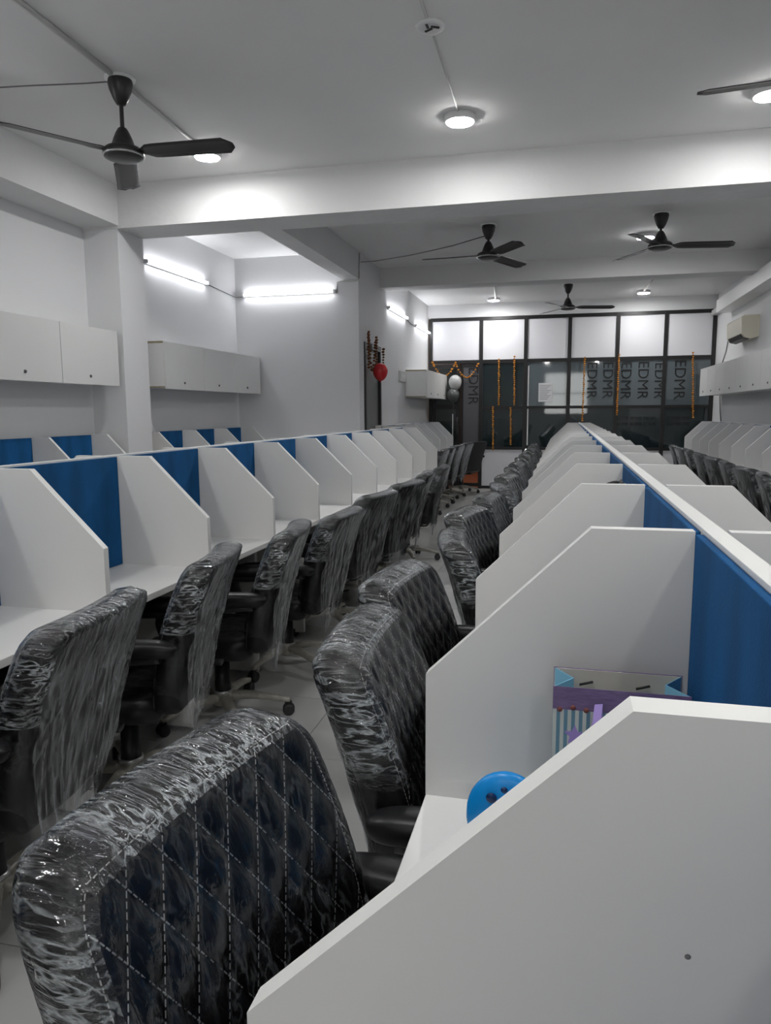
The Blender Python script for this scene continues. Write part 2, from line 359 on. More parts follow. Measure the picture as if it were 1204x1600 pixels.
# ------------------------------------------------------------------ workstation rows
def divider_mesh(sgn, name='divider'):
    """white side screen: back edge at x=0, front at x=sgn*DEP, thickness centred on y"""
    t = .0125
    pts = [(0, ZD), (sgn*DEP, ZD), (sgn*DEP, ZM), (sgn*TOPL, ZT), (0, ZT)]
    bm = prism(pts, 'y', -t, t)
    bm.faces.ensure_lookup_table()
    for f in bm.faces:
        f.material_index = 0 if abs(f.normal.y) > .9 else 1
    me = bpy.data.meshes.new(name); bm.to_mesh(me); bm.free(); me.materials.append(M['lam']); me.materials.append(M['edge']); return me
def gable_mesh(sgn, g):
    pts = [(0, .03), (sgn*g, .03), (sgn*g, ZD-.025), (0, ZD-.025)]
    bm = prism(pts, 'y', -.0125, .0125)
    for f in bm.faces: f.material_index = 0 if abs(f.normal.y) > .9 else 1
    me = bpy.data.meshes.new('leg_panel'); bm.to_mesh(me); bm.free(); me.materials.append(M['lam']); me.materials.append(M['edge']); return me
def row(name, label, xa, xb, y0, n, pitch, sides, gdep=.30):
    """xa..xb: the spine between the two blue screens; sides: list of -1 / +1; y0 first divider, n bays"""
    r = empty(name, ((xa+xb)/2, y0, 0), label=label, cat='desk')
    cx = (xa+xb)/2; hw = (xb-xa)/2; L = n*pitch
    for s in sides:
        dm = divider_mesh(s); gm = gable_mesh(s, gdep); x = s*hw
        for k in range(n+1):
            obj('divider', dm, None, r, (x, k*pitch, 0)); obj('leg_panel', gm, None, r, (x, k*pitch, 0))
        pm = boxm(-.006, .006, 0.013, pitch-.013, ZD+.001, ZT-.004, .002); me = bpy.data.meshes.new('blue_panel'); pm.to_mesh(me); pm.free(); me.materials.append(M['blue'])
        mo = boxm(-.006, .006, 0.013, pitch-.013, .25, ZD-.026); mm = bpy.data.meshes.new('modesty_panel'); mo.to_mesh(mm); mo.free(); mm.materials.append(M['lam'])
        for k in range(n):
            obj('blue_panel', me, None, r, (x-s*.006, k*pitch, 0)); obj('modesty_panel', mm, None, r, (x-s*.006, k*pitch, 0))
        a, b = sorted((x-s*.012, x+s*DEP))
        wt = boxm(a, b, -.0125, L+.0125, ZD-.025, ZD, .002)
        obj('worktop', wt, 'top', r)
        ct = boxm(min(x+s*.02, x+s*.14), max(x+s*.02, x+s*.14), .02, L-.02, ZD-.085, ZD-.03); obj('cable_tray', ct, 'blackpl', r)
    if hw > .014:
        a, b = (-hw+.012 if -1 in sides else -hw), (hw-.012 if 1 in sides else hw)
        obj('spine', boxm(a, b, -.0125, L+.0125, .03, ZT-.004), 'lam', r)
        obj('cap', boxm(a-.001, b+.001, -.0135, L+.0135, ZT-.004, ZT+.004, .001), 'edge', r)
    return r
YC0, YL0 = .46-P, 2.0868-3*P
row('workstation_row', 'double sided row of white cubicle desks with blue screens down the centre', .195, .245, YC0, 17, P, (-1, 1), .15)
row('workstation_row', 'double sided row of white cubicle desks on the left in front of the alcove', -1.906, -1.856, YL0, 12, P, (-1, 1))
row('workstation_row', 'short row of white cubicle desks along the inner wall by the partition', XM+.03, -2.33, 9.47, 5, P, (1,))
row('workstation_row', 'row of white cubicle desks along the right wall under cabinets', 2.375, XR-.01, 13.25-14*P, 14, P, (-1,))
row('workstation_row', 'row of white cubicle desks against left wall before the pillar', XL+.005, XL+.03, 5.70-3*.75, 3, .75, (1,))
row('workstation_row', 'row of white cubicle desks against left wall inside the alcove', XL+.005, XL+.03, 6.54, 3, .748, (1,))

# ------------------------------------------------------------------ wall cabinets
def cabinet(y0, y1, xw, s, z0, z1, label, group, dep=.33, end=None):
    """wall cabinet on wall x=xw, opening towards s"""
    r = empty('wall_cabinet', (xw, (y0+y1)/2, z0), label=label, cat='cabinet', group=group)
    h = z1-z0; hy = (y1-y0)/2-.0015; a, b = sorted((0, s*(dep-.02)))
    bm = boxm(a, b, -hy, hy, 0, h); obj('body', bm, 'cab', r)
    a, b = sorted((s*(dep-.019), s*dep)); d = obj('door', boxm(a, b, -hy+.001, hy-.001, -.012, h-.003, .0015), 'cab', r)
    lk = lathe([(0, .008), (.011, .008), (.013, 0)], 10); 
    o = obj('lock', lk, 'lock', d, (s*dep, -hy+.30*2*hy+.12, .055), (0, s*PI/2, 0))
    for e in (-1, 1):
        pass
    if end:
        a, b = sorted((0, s*(dep-.02))); obj('raw_edge', boxm(a, b, -hy-.002, -hy, h-.02, h), 'cabside', r); obj('raw_edge', boxm(a, b, -hy-.002, -hy, 0, .014), 'cabside', r)
    return r
ys = [3.62, 4.36, 4.955, 5.70]
ys = [3.46, 4.205, 4.955, 5.70]
for i in range(3): cabinet(ys[i], ys[i+1], XL, 1, 1.645, 2.095, '%s white wall cabinet from the pillar on the left wall' % ('third', 'second', 'first')[i], 'left wall cabinets before the pillar')
ys = [6.47, 7.24, 7.99, 8.74]
for i in range(3): cabinet(ys[i], ys[i+1], XL, 1, 1.645, 2.085, 'white wall cabinet in the alcove, %s' % ('nearest the pillar', 'middle of three', 'in the far corner')[i], 'alcove wall cabinets', end=(i == 0))
for i in range(3): cabinet(11.5+.66*i, 11.5+.66*(i+1), XM, 1, 1.635, 2.055, '%s white wall cabinet from the camera on the inner wall by the door' % ORD[i], 'inner wall cabinets', dep=.35, end=(i == 0))
for i in range(9): cabinet(7.1+.635*i, 7.1+.635*(i+1), XR, -1, 1.635, 2.055, '%s white wall cabinet from the partition on the right wall' % ORD[8-i], 'right wall cabinets', dep=.33)
# socket frame beside the far cabinet
sf = obj('switch_board', boxm(XM, XM+.03, 11.0, 11.42, 1.86, 2.02, .003), 'pvc', label='small grey switch board beside the inner wall cabinet', cat='switch board')
for i in range(4): obj('switch', boxm(.03, .036, -.15+.09*i, -.10+.09*i, -.03, .03), 'lampbody', sf, (XM, 11.21, 1.94))

# ------------------------------------------------------------------ office chair
HB = .53                       # backrest height
ZB = .43                       # its lower edge above the floor
def hwid(z, grow=0.0):
    t = max(0, min(1, z/HB)); h = .215+.038*math.sin(PI*min(1, t*.62+.08))-.004*t
    R1, R2 = .065, .05
    if z > HB-R1: d = min(R1, z-(HB-R1)); h += -R1+math.sqrt(max(0, R1*R1-d*d))
    if z < R2: d = min(R2, R2-z); h += -R2+math.sqrt(max(0, R2*R2-d*d))
    return h+grow
def xcen(z, y=0):
    t = z/HB
    return -.222-.145*max(0, t)**1.35+.012*math.sin(PI*max(0, t))+.35*y*y
DW, DH = .066, .108            # diamond size
def quilt(y, z):
    a = (y/DW+z/DH); b = (y/DW-z/DH)
    return 1-(1-abs(math.sin(PI*a)*math.sin(PI*b)))**2.2
TH = .092
def prof(d, r):
    u = min(1, max(0, d)/r); return math.sqrt(max(0, 1-(1-u)**2))
def spread(n):
    """parameters in [-1,1] crowded at the ends"""
    return [math.sin(-PI/2+PI*i/(n-1))*.35+(-1+2*i/(n-1))*.65 for i in range(n)]
def front_off(y, z, h):
    d = min(h-abs(y), HB-z, z)
    o = TH/2*prof(d, .030)
    if d > .016: o += .0085*quilt(y, z)*min(1, (d-.016)/.03)
    if .012 < d < .020: o -= .002
    return o
def back_mesh():
    bm = bmesh.new(); NY, NZ = 57, 61
    us = spread(NY); zs = [HB*(v+1)/2 for v in spread(NZ)]
    F = []; B = []
    for z in zs:
        h = hwid(z); rf = []; rb = []
        for u in us:
            y = u*h; d = min(h-abs(y), HB-z, z); c = xcen(z, y)
            xf = c+front_off(y, z, h)
            if d < 1e-6: v = bm.verts.new((c, y, z+ZB)); rf.append(v); rb.append(v)
            else:
                rf.append(bm.verts.new((xf, y, z+ZB))); rb.append(bm.verts.new((c-TH/2*prof(d, .026), y, z+ZB)))
        F.append(rf); B.append(rb)
    for G, flip in ((F, 0), (B, 1)):
        for j in range(NZ-1):
            for i in range(NY-1):
                q = [G[j][i], G[j][i+1], G[j+1][i+1], G[j+1][i]]
                if len(set(q)) < 3: continue
                qq = []
                for v in q:
                    if v not in qq: qq.append(v)
                try: f = bm.faces.new(qq[::-1] if flip else qq); f.smooth = True
                except ValueError: pass
    return bm
def wrap_mesh():
    """film bag pulled over the backrest: tight in front, loose and pleated behind, open at the bottom"""
    rnd = random.Random(3); bm = bmesh.new(); NY, NZ = 91, 61
    us = spread(NY)
    LOW = -.055
    zs = [LOW+(HB+.008-LOW)*((v+1)/2) for v in spread(NZ)]
    pl = [(rnd.uniform(40, 190), rnd.uniform(-.5, .5), rnd.uniform(0, 6.28), rnd.uniform(.3, 1)) for _ in range(8)]
    def ridge(v): return 1-2*abs(math.sin(v))
    def pleat(y, z):
        s = 0
        for k, sl, ph, a in pl: s += a*ridge(.5*k*(y+sl*(z-HB)*(.4+.6*abs(y)/.25))+ph)
        return s/len(pl)*1.6
    gat = [(rnd.uniform(60, 170), rnd.uniform(0, 6.28)) for _ in range(5)]
    def gather(t): return sum(ridge(k*t+ph) for k, ph in gat)/len(gat)
    F = []; B = []; mark = {}
    for z in zs:
        zz = min(max(z, .03), HB-.0001) if z < HB else HB-.0001
        h = hwid(max(zz, .06))+.005; top = HB+.008-z
        if z > HB-.0001: h = hwid(HB-.0001)+.005
        low = max(0, .10-z)/.2
        rf = []; rb = []
        for u in us:
            y = u*h*(1-.55*min(1, low*1.1))+(.05*low if z < .1 else 0); c = xcen(min(max(z, 0), HB), y)
            d = min(h-abs(u*h), top)
            e = prof(d, .033); inn = min(1, d/.03)
            gy = gather(y) if top < h-abs(y) else gather(z)
            f = (TH/2+.0125)*e+.0022*gy*inn*max(0, 1-d/.07)-(.0065*(1-quilt(y, z))*inn if d > .04 and z > 0 else 0)
            b = (TH/2+.006+.014*min(1, top/.25))*e+.0095*pleat(y, z)*(.15+.85*min(1, top/.25))*inn+.003*gy*inn*max(0, 1-top/.10)
            f -= low*.02; b -= low*.03*(1-abs(u))
            drop = -.07*low*(1-abs(u-.5)) if z < .1 else 0
            if d < 1e-6: v = bm.verts.new((c, y, z+ZB)); rf.append(v); rb.append(v)
            else: rf.append(bm.verts.new((c+f, y, z+ZB))); rb.append(bm.verts.new((c-b, y, z+ZB+drop)))
            mark[rf[-1]] = d; mark[rb[-1]] = d
        F.append(rf); B.append(rb)
    for G, flip in ((F, 0), (B, 1)):
        for j in range(NZ-1):
            if not flip and zs[j+1] < .05: continue
            for i in range(NY-1):
                q = [G[j][i], G[j][i+1], G[j+1][i+1], G[j+1][i]]; qq = []
                for v in q:
                    if v not in qq: qq.append(v)
                if len(qq) < 3: continue
                try: fc = bm.faces.new(qq[::-1] if flip else qq)
                except ValueError: continue
                fc.smooth = True; dm = max(mark[v] for v in qq)
                zm = sum(v.co.z for v in qq)/len(qq)-ZB
                fc.material_index = (1 if zm > .30 else 0) if dm < .028 else (2 if flip else 0)
    bmesh.ops.delete(bm, geom=[v for v in bm.verts if not v.link_faces], context='VERTS')
    return bm
def stitch_mesh():
    bm = bmesh.new()
    def surf(y, z):
        return Vector((xcen(z, y)+front_off(y, z, hwid(z))+.0026, y, z+ZB))
    def dash(p, q):
        d = (q-p); 
        if d.length < 1e-5: return
        d.normalize(); nx_ = Vector((1, 0, .1)).normalized(); s = d.cross(nx_).normalized()*.0009; n_ = nx_*.0008
        vs = [bm.verts.new(v) for v in (p-s, p+s, q+s, q-s, p-s*.4+n_, p+s*.4+n_, q+s*.4+n_, q-s*.4+n_)]
        for f in ((4, 5, 6, 7), (0, 1, 5, 4), (1, 2, 6, 5), (2, 3, 7, 6), (3, 0, 4, 7)): bm.faces.new([vs[i] for i in f])
    ok = lambda y, z: .02 < z < HB-.018 and abs(y) < hwid(z)-.018
    Ln = math.hypot(DW, DH)
    for fam in (1, -1):
        for k in range(-16, 17):
            # line: y/DW + fam*z/DH = k
            t = 0.0
            while t < HB:
                z0, z1 = t, t+.0062*DH/Ln; y0 = (k-fam*z0/DH)*DW; y1 = (k-fam*z1/DH)*DW
                if ok(y0, z0) and ok(y1, z1): dash(surf(y0, z0), surf(y1, z1))
                t += .0092*DH/Ln
    for ins in (.017,):
        pts = []
        for sgn in (-1, 1):
            zs = [.03+(HB-.05)*i/70 for i in range(71)]
            pts = [(sgn*(hwid(z)-ins), z) for z in zs]
            for i in range(70):
                p = surf(*pts[i]); q = surf(*pts[i+1]); dash(p, p+(q-p)*.62)
        W = hwid(HB-ins)-ins; n = 40
        for i in range(n): 
            p = surf(-W+2*W*i/n, HB-ins); q = surf(-W+2*W*(i+.62)/n, HB-ins); dash(p, q)
    return bm
def seat_mesh():
    bm = bmesh.new(); N = 41; L = .47; Wd = .46; us = spread(N)
    def hw2(x):
        h = Wd/2; R = .09; e = L/2-abs(x)
        if e < R: d = R-e; h += -R+math.sqrt(max(0, R*R-d*d))
        return h
    F = []; B = []
    for a in us:
        x = a*L/2; h = hw2(x*.9999); rf = []; rb = []
        for u in us:
            y = u*h; d = min(h-abs(y), L/2-abs(x)); bx = x+.045
            top = .455+.045*prof(d, .04)-.012*(x/.235 if x > 0 else 0)**2+(.006*quilt(y, x+.3)*min(1, max(0, d-.03)/.03))
            bot = .455-.055*prof(d, .03)
            if d < 1e-6: v = bm.verts.new((bx, y, .455)); rf.append(v); rb.append(v)
            else: rf.append(bm.verts.new((bx, y, top))); rb.append(bm.verts.new((bx, y, bot)))
        F.append(rf); B.append(rb)
    for G, flip in ((F, 1), (B, 0)):
        for j in range(N-1):
            for i in range(N-1):
                q = [G[j][i], G[j][i+1], G[j+1][i+1], G[j+1][i]]; qq = []
                for v in q:
                    if v not in qq: qq.append(v)
                if len(qq) < 3: continue
                try: bm.faces.new(qq[::-1] if flip else qq).smooth = True
                except ValueError: pass
    return bm
def sweep(path, n=14):
    """path of (x, z, half width, half thickness): loop arm of elliptic section in the xz plane"""
    bm = bmesh.new(); rings = []
    for i, (x, z, a, b) in enumerate(path):
        x0, z0 = path[max(0, i-1)][:2]; x1, z1 = path[min(len(path)-1, i+1)][:2]
        t = Vector((x1-x0, 0, z1-z0)).normalized(); nn = Vector((-t.z, 0, t.x)); ring = []
        for k in range(n):
            c, s = math.cos(2*PI*k/n), math.sin(2*PI*k/n)
            c = math.copysign(abs(c)**.7, c); s = math.copysign(abs(s)**.7, s)
            ring.append(bm.verts.new(Vector((x, 0, z))+Vector((0, a*c, 0))+nn*b*s))
        rings.append(ring)
    for A, B in zip(rings, rings[1:]):
        for k in range(n): j = (k+1) % n; bm.faces.new((A[k], A[j], B[j], B[k])).smooth = True
    bm.faces.new(rings[0]); bm.faces.new(rings[-1][::-1])
    bmesh.ops.recalc_face_normals(bm, faces=bm.faces[:]); return bm
def bez(pts, n):
    out = []
    m_ = len(pts)
    for i in range(n+1):
        t = i/n*(m_-1); k = min(int(t), m_-2); f = t-k
        p0, p1, p2, p3 = pts[max(k-1, 0)], pts[k], pts[k+1], pts[min(k+2, m_-1)]
        out.append(tuple(.5*((2*p1[j])+(-p0[j]+p2[j])*f+(2*p0[j]-5*p1[j]+4*p2[j]-p3[j])*f*f+(-p0[j]+3*p1[j]-3*p2[j]+p3[j])*f**3) for j in range(len(p1))))
    return out
def to_me(name, bm, mt):
    me = bpy.data.meshes.new(name); bm.to_mesh(me); bm.free(); me.materials.append(M[mt]); return me
CM = {}
CM['backrest'] = to_me('backrest', back_mesh(), 'leather')
CM['wrap'] = to_me('plastic_wrap', wrap_mesh(), 'wrapclear'); CM['wrap'].materials.append(M['wrapgather']); CM['wrap'].materials.append(M['wraploose'])
CM['stitch'] = to_me('stitching', stitch_mesh(), 'thread')
CM['seat'] = to_me('seat', seat_mesh(), 'leather')
CM['armframe'] = to_me('armrest', sweep(bez([(-.19, .640, .027, .024), (-.05, .634, .028, .026), (.08, .632, .028, .027), (.165, .615, .027, .027), (.20, .565, .026, .025), (.175, .495, .025, .022), (.11, .435, .025, .018), (.02, .400, .026, .012), (-.05, .395, .026, .010)], 40)), 'blackpl')
CM['armpad'] = to_me('arm_pad', sweep(bez([(-.245, .655, .006, .006), (-.238, .657, .022, .018), (-.21, .660, .034, .027), (-.16, .662, .039, .030), (-.05, .662, .041, .030), (.07, .660, .040, .030), (.15, .648, .034, .027), (.19, .628, .024, .020), (.205, .616, .006, .006)], 30)), 'leather')
CM['mech'] = to_me('seat_plate', boxm(-.13, .13, -.10, .10, .385, .408, .006), 'blackpl')
CM['bracket'] = to_me('back_bracket', sweep(bez([(-.06, .395, .035, .006), (-.17, .39, .035, .006), (-.215, .41, .035, .007), (-.235, .47, .035, .007), (-.25, .56, .03, .006)], 16)), 'blackpl')
CM['lift'] = to_me('gas_lift', lathe([(.0, .385), (.026, .385), (.026, .30), (.033, .295), (.034, .20), (.036, .195), (.037, .115), (0, .115)], 18), 'blackpl')
CM['hub'] = to_me('base_hub', lathe([(0, .135), (.040, .135), (.046, .12), (.048, .075), (.04, .068), (0, .068)], 18), 'legpl')
CM['collar'] = to_me('collar', lathe([(.038, .15), (.044, .148), (.044, .134), (.038, .132)], 18), 'steel')
CM['leg'] = to_me('leg', sweep(bez([(.03, .105, .026, .022), (.12, .105, .024, .018), (.22, .09, .020, .014), (.285, .075, .017, .012), (.305, .072, .012, .010)], 14), 10), 'legpl')
def caster_mesh():
    bm = bmesh.new()
    for s in (-1, 1):
        prof_ = [(0, .008), (.020, .008), (.027, .005), (.028, 0), (.027, -.005), (.020, -.008), (0, -.008)]
        rings = []
        n = 14
        for r, t in prof_:
            rings.append([bm.verts.new((.292+.006+r*math.cos(2*PI*k/n), s*.014+t, .028+r*math.sin(2*PI*k/n))) for k in range(n)] if r else [bm.verts.new((.298, s*.014+t, .028))])
        for A, B in zip(rings, rings[1:]):
            for k in range(n):
                j = (k+1) % n
                if len(A) == 1: bm.faces.new((A[0], B[k], B[j]))
                elif len(B) == 1: bm.faces.new((A[k], A[j], B[0]))
                else: bm.faces.new((A[k], A[j], B[j], B[k])).smooth = True
    box(bm, .282, .314, -.005, .005, .028, .066)
    bmesh.ops.recalc_face_normals(bm, faces=bm.faces[:]); return bm
CM['caster'] = to_me('caster', caster_mesh(), 'rubber')

def make_chair(wrapped=True):
    r = empty('office_chair')
    b = obj('backrest', CM['backrest'], None, r); obj('stitching', CM['stitch'], None, b)
    if wrapped: obj('plastic_wrap', CM['wrap'], None, r, label='clear crinkled plastic wrap over the backrest')
    obj('seat', CM['seat'], None, r)
    for s in (-1, 1):
        a = obj('armrest', CM['armframe'], None, r, (-.03, s*.282, .030)); obj('arm_pad', CM['armpad'], None, a)
    obj('seat_plate', CM['mech'], None, r); obj('back_bracket', CM['bracket'], None, r)
    lf = obj('gas_lift', CM['lift'], None, r); obj('collar', CM['collar'], None, lf)
    obj('base_hub', CM['hub'], None, r)
    for k in range(5):
        l = obj('leg', CM['leg'], None, r, (0, 0, 0), (0, 0, 2*PI*k/5+.3)); obj('caster', CM['caster'], None, l)
    return r
proto = make_chair(); used = [False]
def place(x, y, rz, label, group, lift=0.0):
    if not used[0]: r = proto; used[0] = True
    else: r = copy_tree(proto)
    r.location = (x, y, 0); r.rotation_euler = (0, 0, rz); r['label'] = label; r['category'] = 'chair'; r['group'] = group
    sp = random.uniform(0, 1.2)
    for ch in r.children:
        if ch.name.startswith('leg'): ch.rotation_euler[2] += sp
        elif ch.name.startswith('armrest'): ch.location.z += min(lift, .03)-.03
        elif not ch.name.startswith(('gas_lift', 'base_hub')): ch.location.z += lift-.03
        if ch.name.startswith('gas_lift'): ch.scale.z = 1+(lift-.03)/.385
    return r
D = math.radians
# left row, facing the left desks (-x)
LEFT = [(-1.50, .86, 180, 0), (-1.51, 1.58, 187, .01), (-1.53, 2.29, 193, .01), (-1.50, 2.99, 191, 0), (-1.47, 3.73, 178, -.02), (-1.46, 4.50, 171, 0), (-1.42, 5.25, 168, 0), (-1.46, 6.02, 184, 0), (-1.44, 6.78, 181, 0)]
for i, (x, y, a, l) in enumerate(LEFT):
    place(x, y, D(a), '%s plastic wrapped black office chair from the camera at the left desk row' % ORD[i], 'chairs at the left desk row', l)
CEN = [(-.12, .745, -8, .055), (-.07, 1.50, 3, .04), (-.155, 2.16, -6, .005), (-.08, 2.95, 10, .005), (-.14, 3.68, -10, 0), (-.10, 4.42, -4, 0), (-.08, 5.13, 12, 0), (-.10, 5.85, -8, 0), (-.10, 6.58, 8, 0), (-.10, 7.30, -6, 0), (-.10, 8.02, 8, 0), (-.10, 8.74, 0, 0), (-.1, 9.46, 6, 0), (-.1, 10.18, -5, 0), (-.1, 10.9, 3, 0), (-.1, 11.6, 0, 0)]
for i, (x, y, a, l) in enumerate(CEN):
    place(x, y, D(a), '%s plastic wrapped black quilted office chair from the camera at the centre desk row' % ORD[i], 'chairs at the centre desk row', l)
RGT = [5.6, 6.35, 7.05, 7.8, 8.5, 9.3, 10.0, 10.75, 11.45]
for i, y in enumerate(RGT):
    place(1.90, y, D((3, -8, 5, -4, 6, 0, -6, 4, -3)[i]), '%s plastic wrapped black office chair from the camera at the right wall desks' % ORD[i], 'chairs at the right wall desks')
FAR = [(-1.92, 9.83, 178), (-1.92, 10.55, 184), (-1.90, 11.27, 176), (-1.86, 12.0, 172)]
for i, (x, y, a) in enumerate(FAR):
    place(x, y, D(a), '%s plastic wrapped black office chair from the camera at the inner wall desks' % ORD[i], 'chairs at the inner wall desks')
r = place(-1.72, 12.72, D(150), 'unwrapped black office chair standing by the partition door', 'chairs at the inner wall desks')
for ch in list(r.children):
    if ch.name.startswith('plastic_wrap'): bpy.data.objects.remove(ch)

# ------------------------------------------------------------------ ceiling fans
def fan(x, y, a0, label, drop=.44):
    q = drop-.44
    r = empty('ceiling_fan', (x, y, ZC), label=label, cat='ceiling fan', group='dark ceiling fans')
    obj('mounting_plate', lathe([(0, 0), (.085, 0), (.085, -.012), (0, -.014)], 28), 'lampbody', r)
    obj('canopy', lathe([(.066, -.012), (.070, -.03), (.062, -.07), (.044, -.115), (.026, -.145), (.016, -.15), (0, -.15)], 24), 'fan', r)
    obj('downrod', lathe([(.012, -.14), (.012, -.31-q)], 12), 'fan', r)
    obj('motor_housing', lathe([(r_, z_-q) for r_, z_ in ((.012, -.265), (.026, -.275), (.040, -.30), (.055, -.335), (.066, -.37), (.098, -.382), (.113, -.395), (.116, -.415), (.108, -.435), (.08, -.445), (0, -.448))], 30), 'fan', r)
    obj('trim_ring', lathe([(.1135, -.418-q), (.119, -.422-q), (.114, -.428-q), (.108, -.43-q)], 30), 'fanring', r)
    bm = bmesh.new(); n = 14; tw = math.radians(-12); rows_ = []
    for i in range(n+1):
        t = i/n; rad = .085+.60*t
        w_ = .022+.045*min(1, t/.14)+.006*t if t < .95 else .073*math.sqrt(max(.12, 1-((t-.95)/.05)**2))
        if t < .10: w_ = .024+.02*t/.1
        tt = tw*min(1, t/.18)
        rows_.append([bm.verts.new((rad, w_*c*math.cos(tt), -.40-.012*t+w_*c*math.sin(tt)-.006*(c*c)+dz)) for c in (-1, -.5, 0, .5, 1) for dz in (0,)])
    low = []
    for ring in rows_:
        low.append([bm.verts.new(v.co-Vector((0, 0, .004))) for v in ring])
    for i in range(n):
        for k in range(4):
            bm.faces.new((rows_[i][k], rows_[i+1][k], rows_[i+1][k+1], rows_[i][k+1])).smooth = True
            bm.faces.new((low[i][k+1], low[i+1][k+1], low[i+1][k], low[i][k])).smooth = True
        for k in (0, 4): bm.faces.new((rows_[i][k], low[i][k], low[i+1][k], rows_[i+1][k]))
    for i in (0, n):
        for k in range(4): bm.faces.new((rows_[i][k], rows_[i][k+1], low[i][k+1], low[i][k]))
    bmesh.ops.recalc_face_normals(bm, faces=bm.faces[:])
    me = to_me('blade', bm, 'fan')
    for k in range(3): obj('blade', me, None, r, (0, 0, -q), (0, 0, math.radians(a0+120*k)))
    return r
fan(-2.52, 4.02, 120, 'dark ceiling fan above the left desks before the near beam')
fan(-.81, 7.90, 62, 'dark ceiling fan between the beams above the middle aisle', .34)
fan(.86, 7.88, 4, 'dark ceiling fan between the beams right of the centre row', .34)
fan(.0, 11.75, 6, 'dark ceiling fan farthest from the camera before the partition', .38)
fan(1.25, 3.90, 176, 'dark ceiling fan at upper right whose blade tip shows')

# ------------------------------------------------------------------ lights
def led(x, y, label):
    r = empty('ceiling_light', (x, y, ZC), label=label, cat='ceiling light', group='round ceiling lights')
    obj('body', lathe([(0, 0), (.095, 0), (.100, -.004), (.100, -.036), (.090, -.042)], 28), 'lampbody', r)
    obj('diffuser', lathe([(.090, -.0405), (.086, -.046), (.0, -.048)], 28), 'led', r)
for x, y, l in ((-2.60, 5.24, 'glowing round ceiling light beside the left fan blade'), (-.71, 5.04, 'glowing round ceiling light in the near ceiling bay over the aisle'),
                (1.14, 5.10, 'glowing round ceiling light at the right edge of the near bay'), (.80, 8.75, 'glowing round ceiling light behind the right fan blade'),
                (-1.22, 12.9, 'glowing round ceiling light near the partition on the left'), (1.17, 12.75, 'glowing round ceiling light near the partition on the right'),
                (-2.6, 1.1, 'round ceiling light overhead to the left of the camera'), (-.71, .6, 'round ceiling light overhead above the camera aisle'),
                (1.14, 1.1, 'round ceiling light overhead to the right of the camera'), (-.71, -2.6, 'round ceiling light behind the camera over the aisle'),
                (1.14, -2.6, 'round ceiling light behind the camera on the right')):
    led(x, y, l)
def tube_light(p, d, n, label, L=1.2):
    """p: start on the wall, d: unit direction along the wall, n: wall normal"""
    p = Vector(p); d = Vector(d); n = Vector(n)
    r = empty('tube_light', p+d*L/2, label=label, cat='tube light', group='wall tube lights')
    bm = bmesh.new(); hx = abs(d.x)*L/2+abs(n.x)*.011; hy = abs(d.y)*L/2+abs(n.y)*.011
    c = n*.012; box(bm, c.x-hx, c.x+hx, c.y-hy, c.y+hy, -.016, .016); obj('batten', bm, 'lampbody', r)
    a = n*.036-d*(L/2-.02); b = n*.036+d*(L/2-.02)
    obj('tube', tube([a, b], .0135, 12), 'tube', r)
    for e in (-1, 1):
        q = d*e*(L/2-.01)+n*.03; bm = bmesh.new(); hx = .011 if abs(d.x) else .02; hy = .011 if abs(d.y) else .02
        box(bm, q.x-hx, q.x+hx, q.y-hy, q.y+hy, -.018, .018); obj('end_cap', bm, 'lampbody', r)
tube_light((XL, 6.70, 2.875), (0, 1, 0), (1, 0, 0), 'lit tube light on the left wall of the alcove above cabinets', 1.3)
tube_light((-3.94, YC, 2.85), (1, 0, 0), (0, -1, 0), 'lit tube light on the cross wall of the alcove', 1.2)
tube_light((XM, 10.25, 2.845), (0, 1, 0), (1, 0, 0), 'lit tube light on the inner wall right after the far beam', 1.25)
tube_light((XM, 12.2, 2.815), (0, 1, 0), (1, 0, 0), 'lit tube light on the inner wall nearest the partition', 1.25)
tube_light((XL, 2.3, 2.80), (0, 1, 0), (1, 0, 0), 'lit tube light on the left wall left of the frame', 1.2)

# ------------------------------------------------------------------ conduits and wires
def cable(name, pts, r, mt, label, cat): return obj(name, tube(pts, r, 6), mt, label=label, cat=cat)
cable('conduit', [(-2.46, 1.4, ZC-.012), (-2.50, 3.2, ZC-.012), (-2.52, 3.93, ZC-.012)], .016, 'pvc', 'grey conduit on the ceiling leading to the left fan', 'conduit')
cable('conduit', [(-2.525, 4.11, ZC-.012), (-2.57, 4.7, ZC-.012), (-2.595, 5.14, ZC-.012)], .013, 'pvc', 'grey conduit between the left fan and the round light', 'conduit')
cable('conduit', [(-.69, 2.4, ZC-.008), (-.695, 3.3, ZC-.008), (-.70, 3.79, ZC-.008)], .008, 'pvc', 'thin conduit on the ceiling leading to the round junction box', 'conduit')
cable('conduit', [(-.70, 3.99, ZC-.006), (-.705, 4.5, ZC-.006), (-.71, 4.94, ZC-.006)], .006, 'pvc', 'thin conduit between the junction box and the round light', 'conduit')
cable('conduit', [(-1.0, 10.25, ZC-.012), (-1.1, 11.6, ZC-.012), (-1.2, 13.0, ZC-.012)], .014, 'pvc', 'conduit on the far ceiling to the left round light', 'conduit')
cable('conduit', [(1.20, 11.2, ZC-.010), (1.19, 12, ZC-.010), (1.17, 12.65, ZC-.010)], .011, 'pvc', 'conduit on the far ceiling to the right round light', 'conduit')
cable('wire', [(-2.44, 8.9, 3.2), (-2.2, 8.6, 3.14), (-1.7, 8.2, 3.10), (-1.2, 8.0, 3.13), (-.85, 7.95, 3.20)], .005, 'wire', 'loose wire hanging from the alcove wall to the middle fan', 'wire')
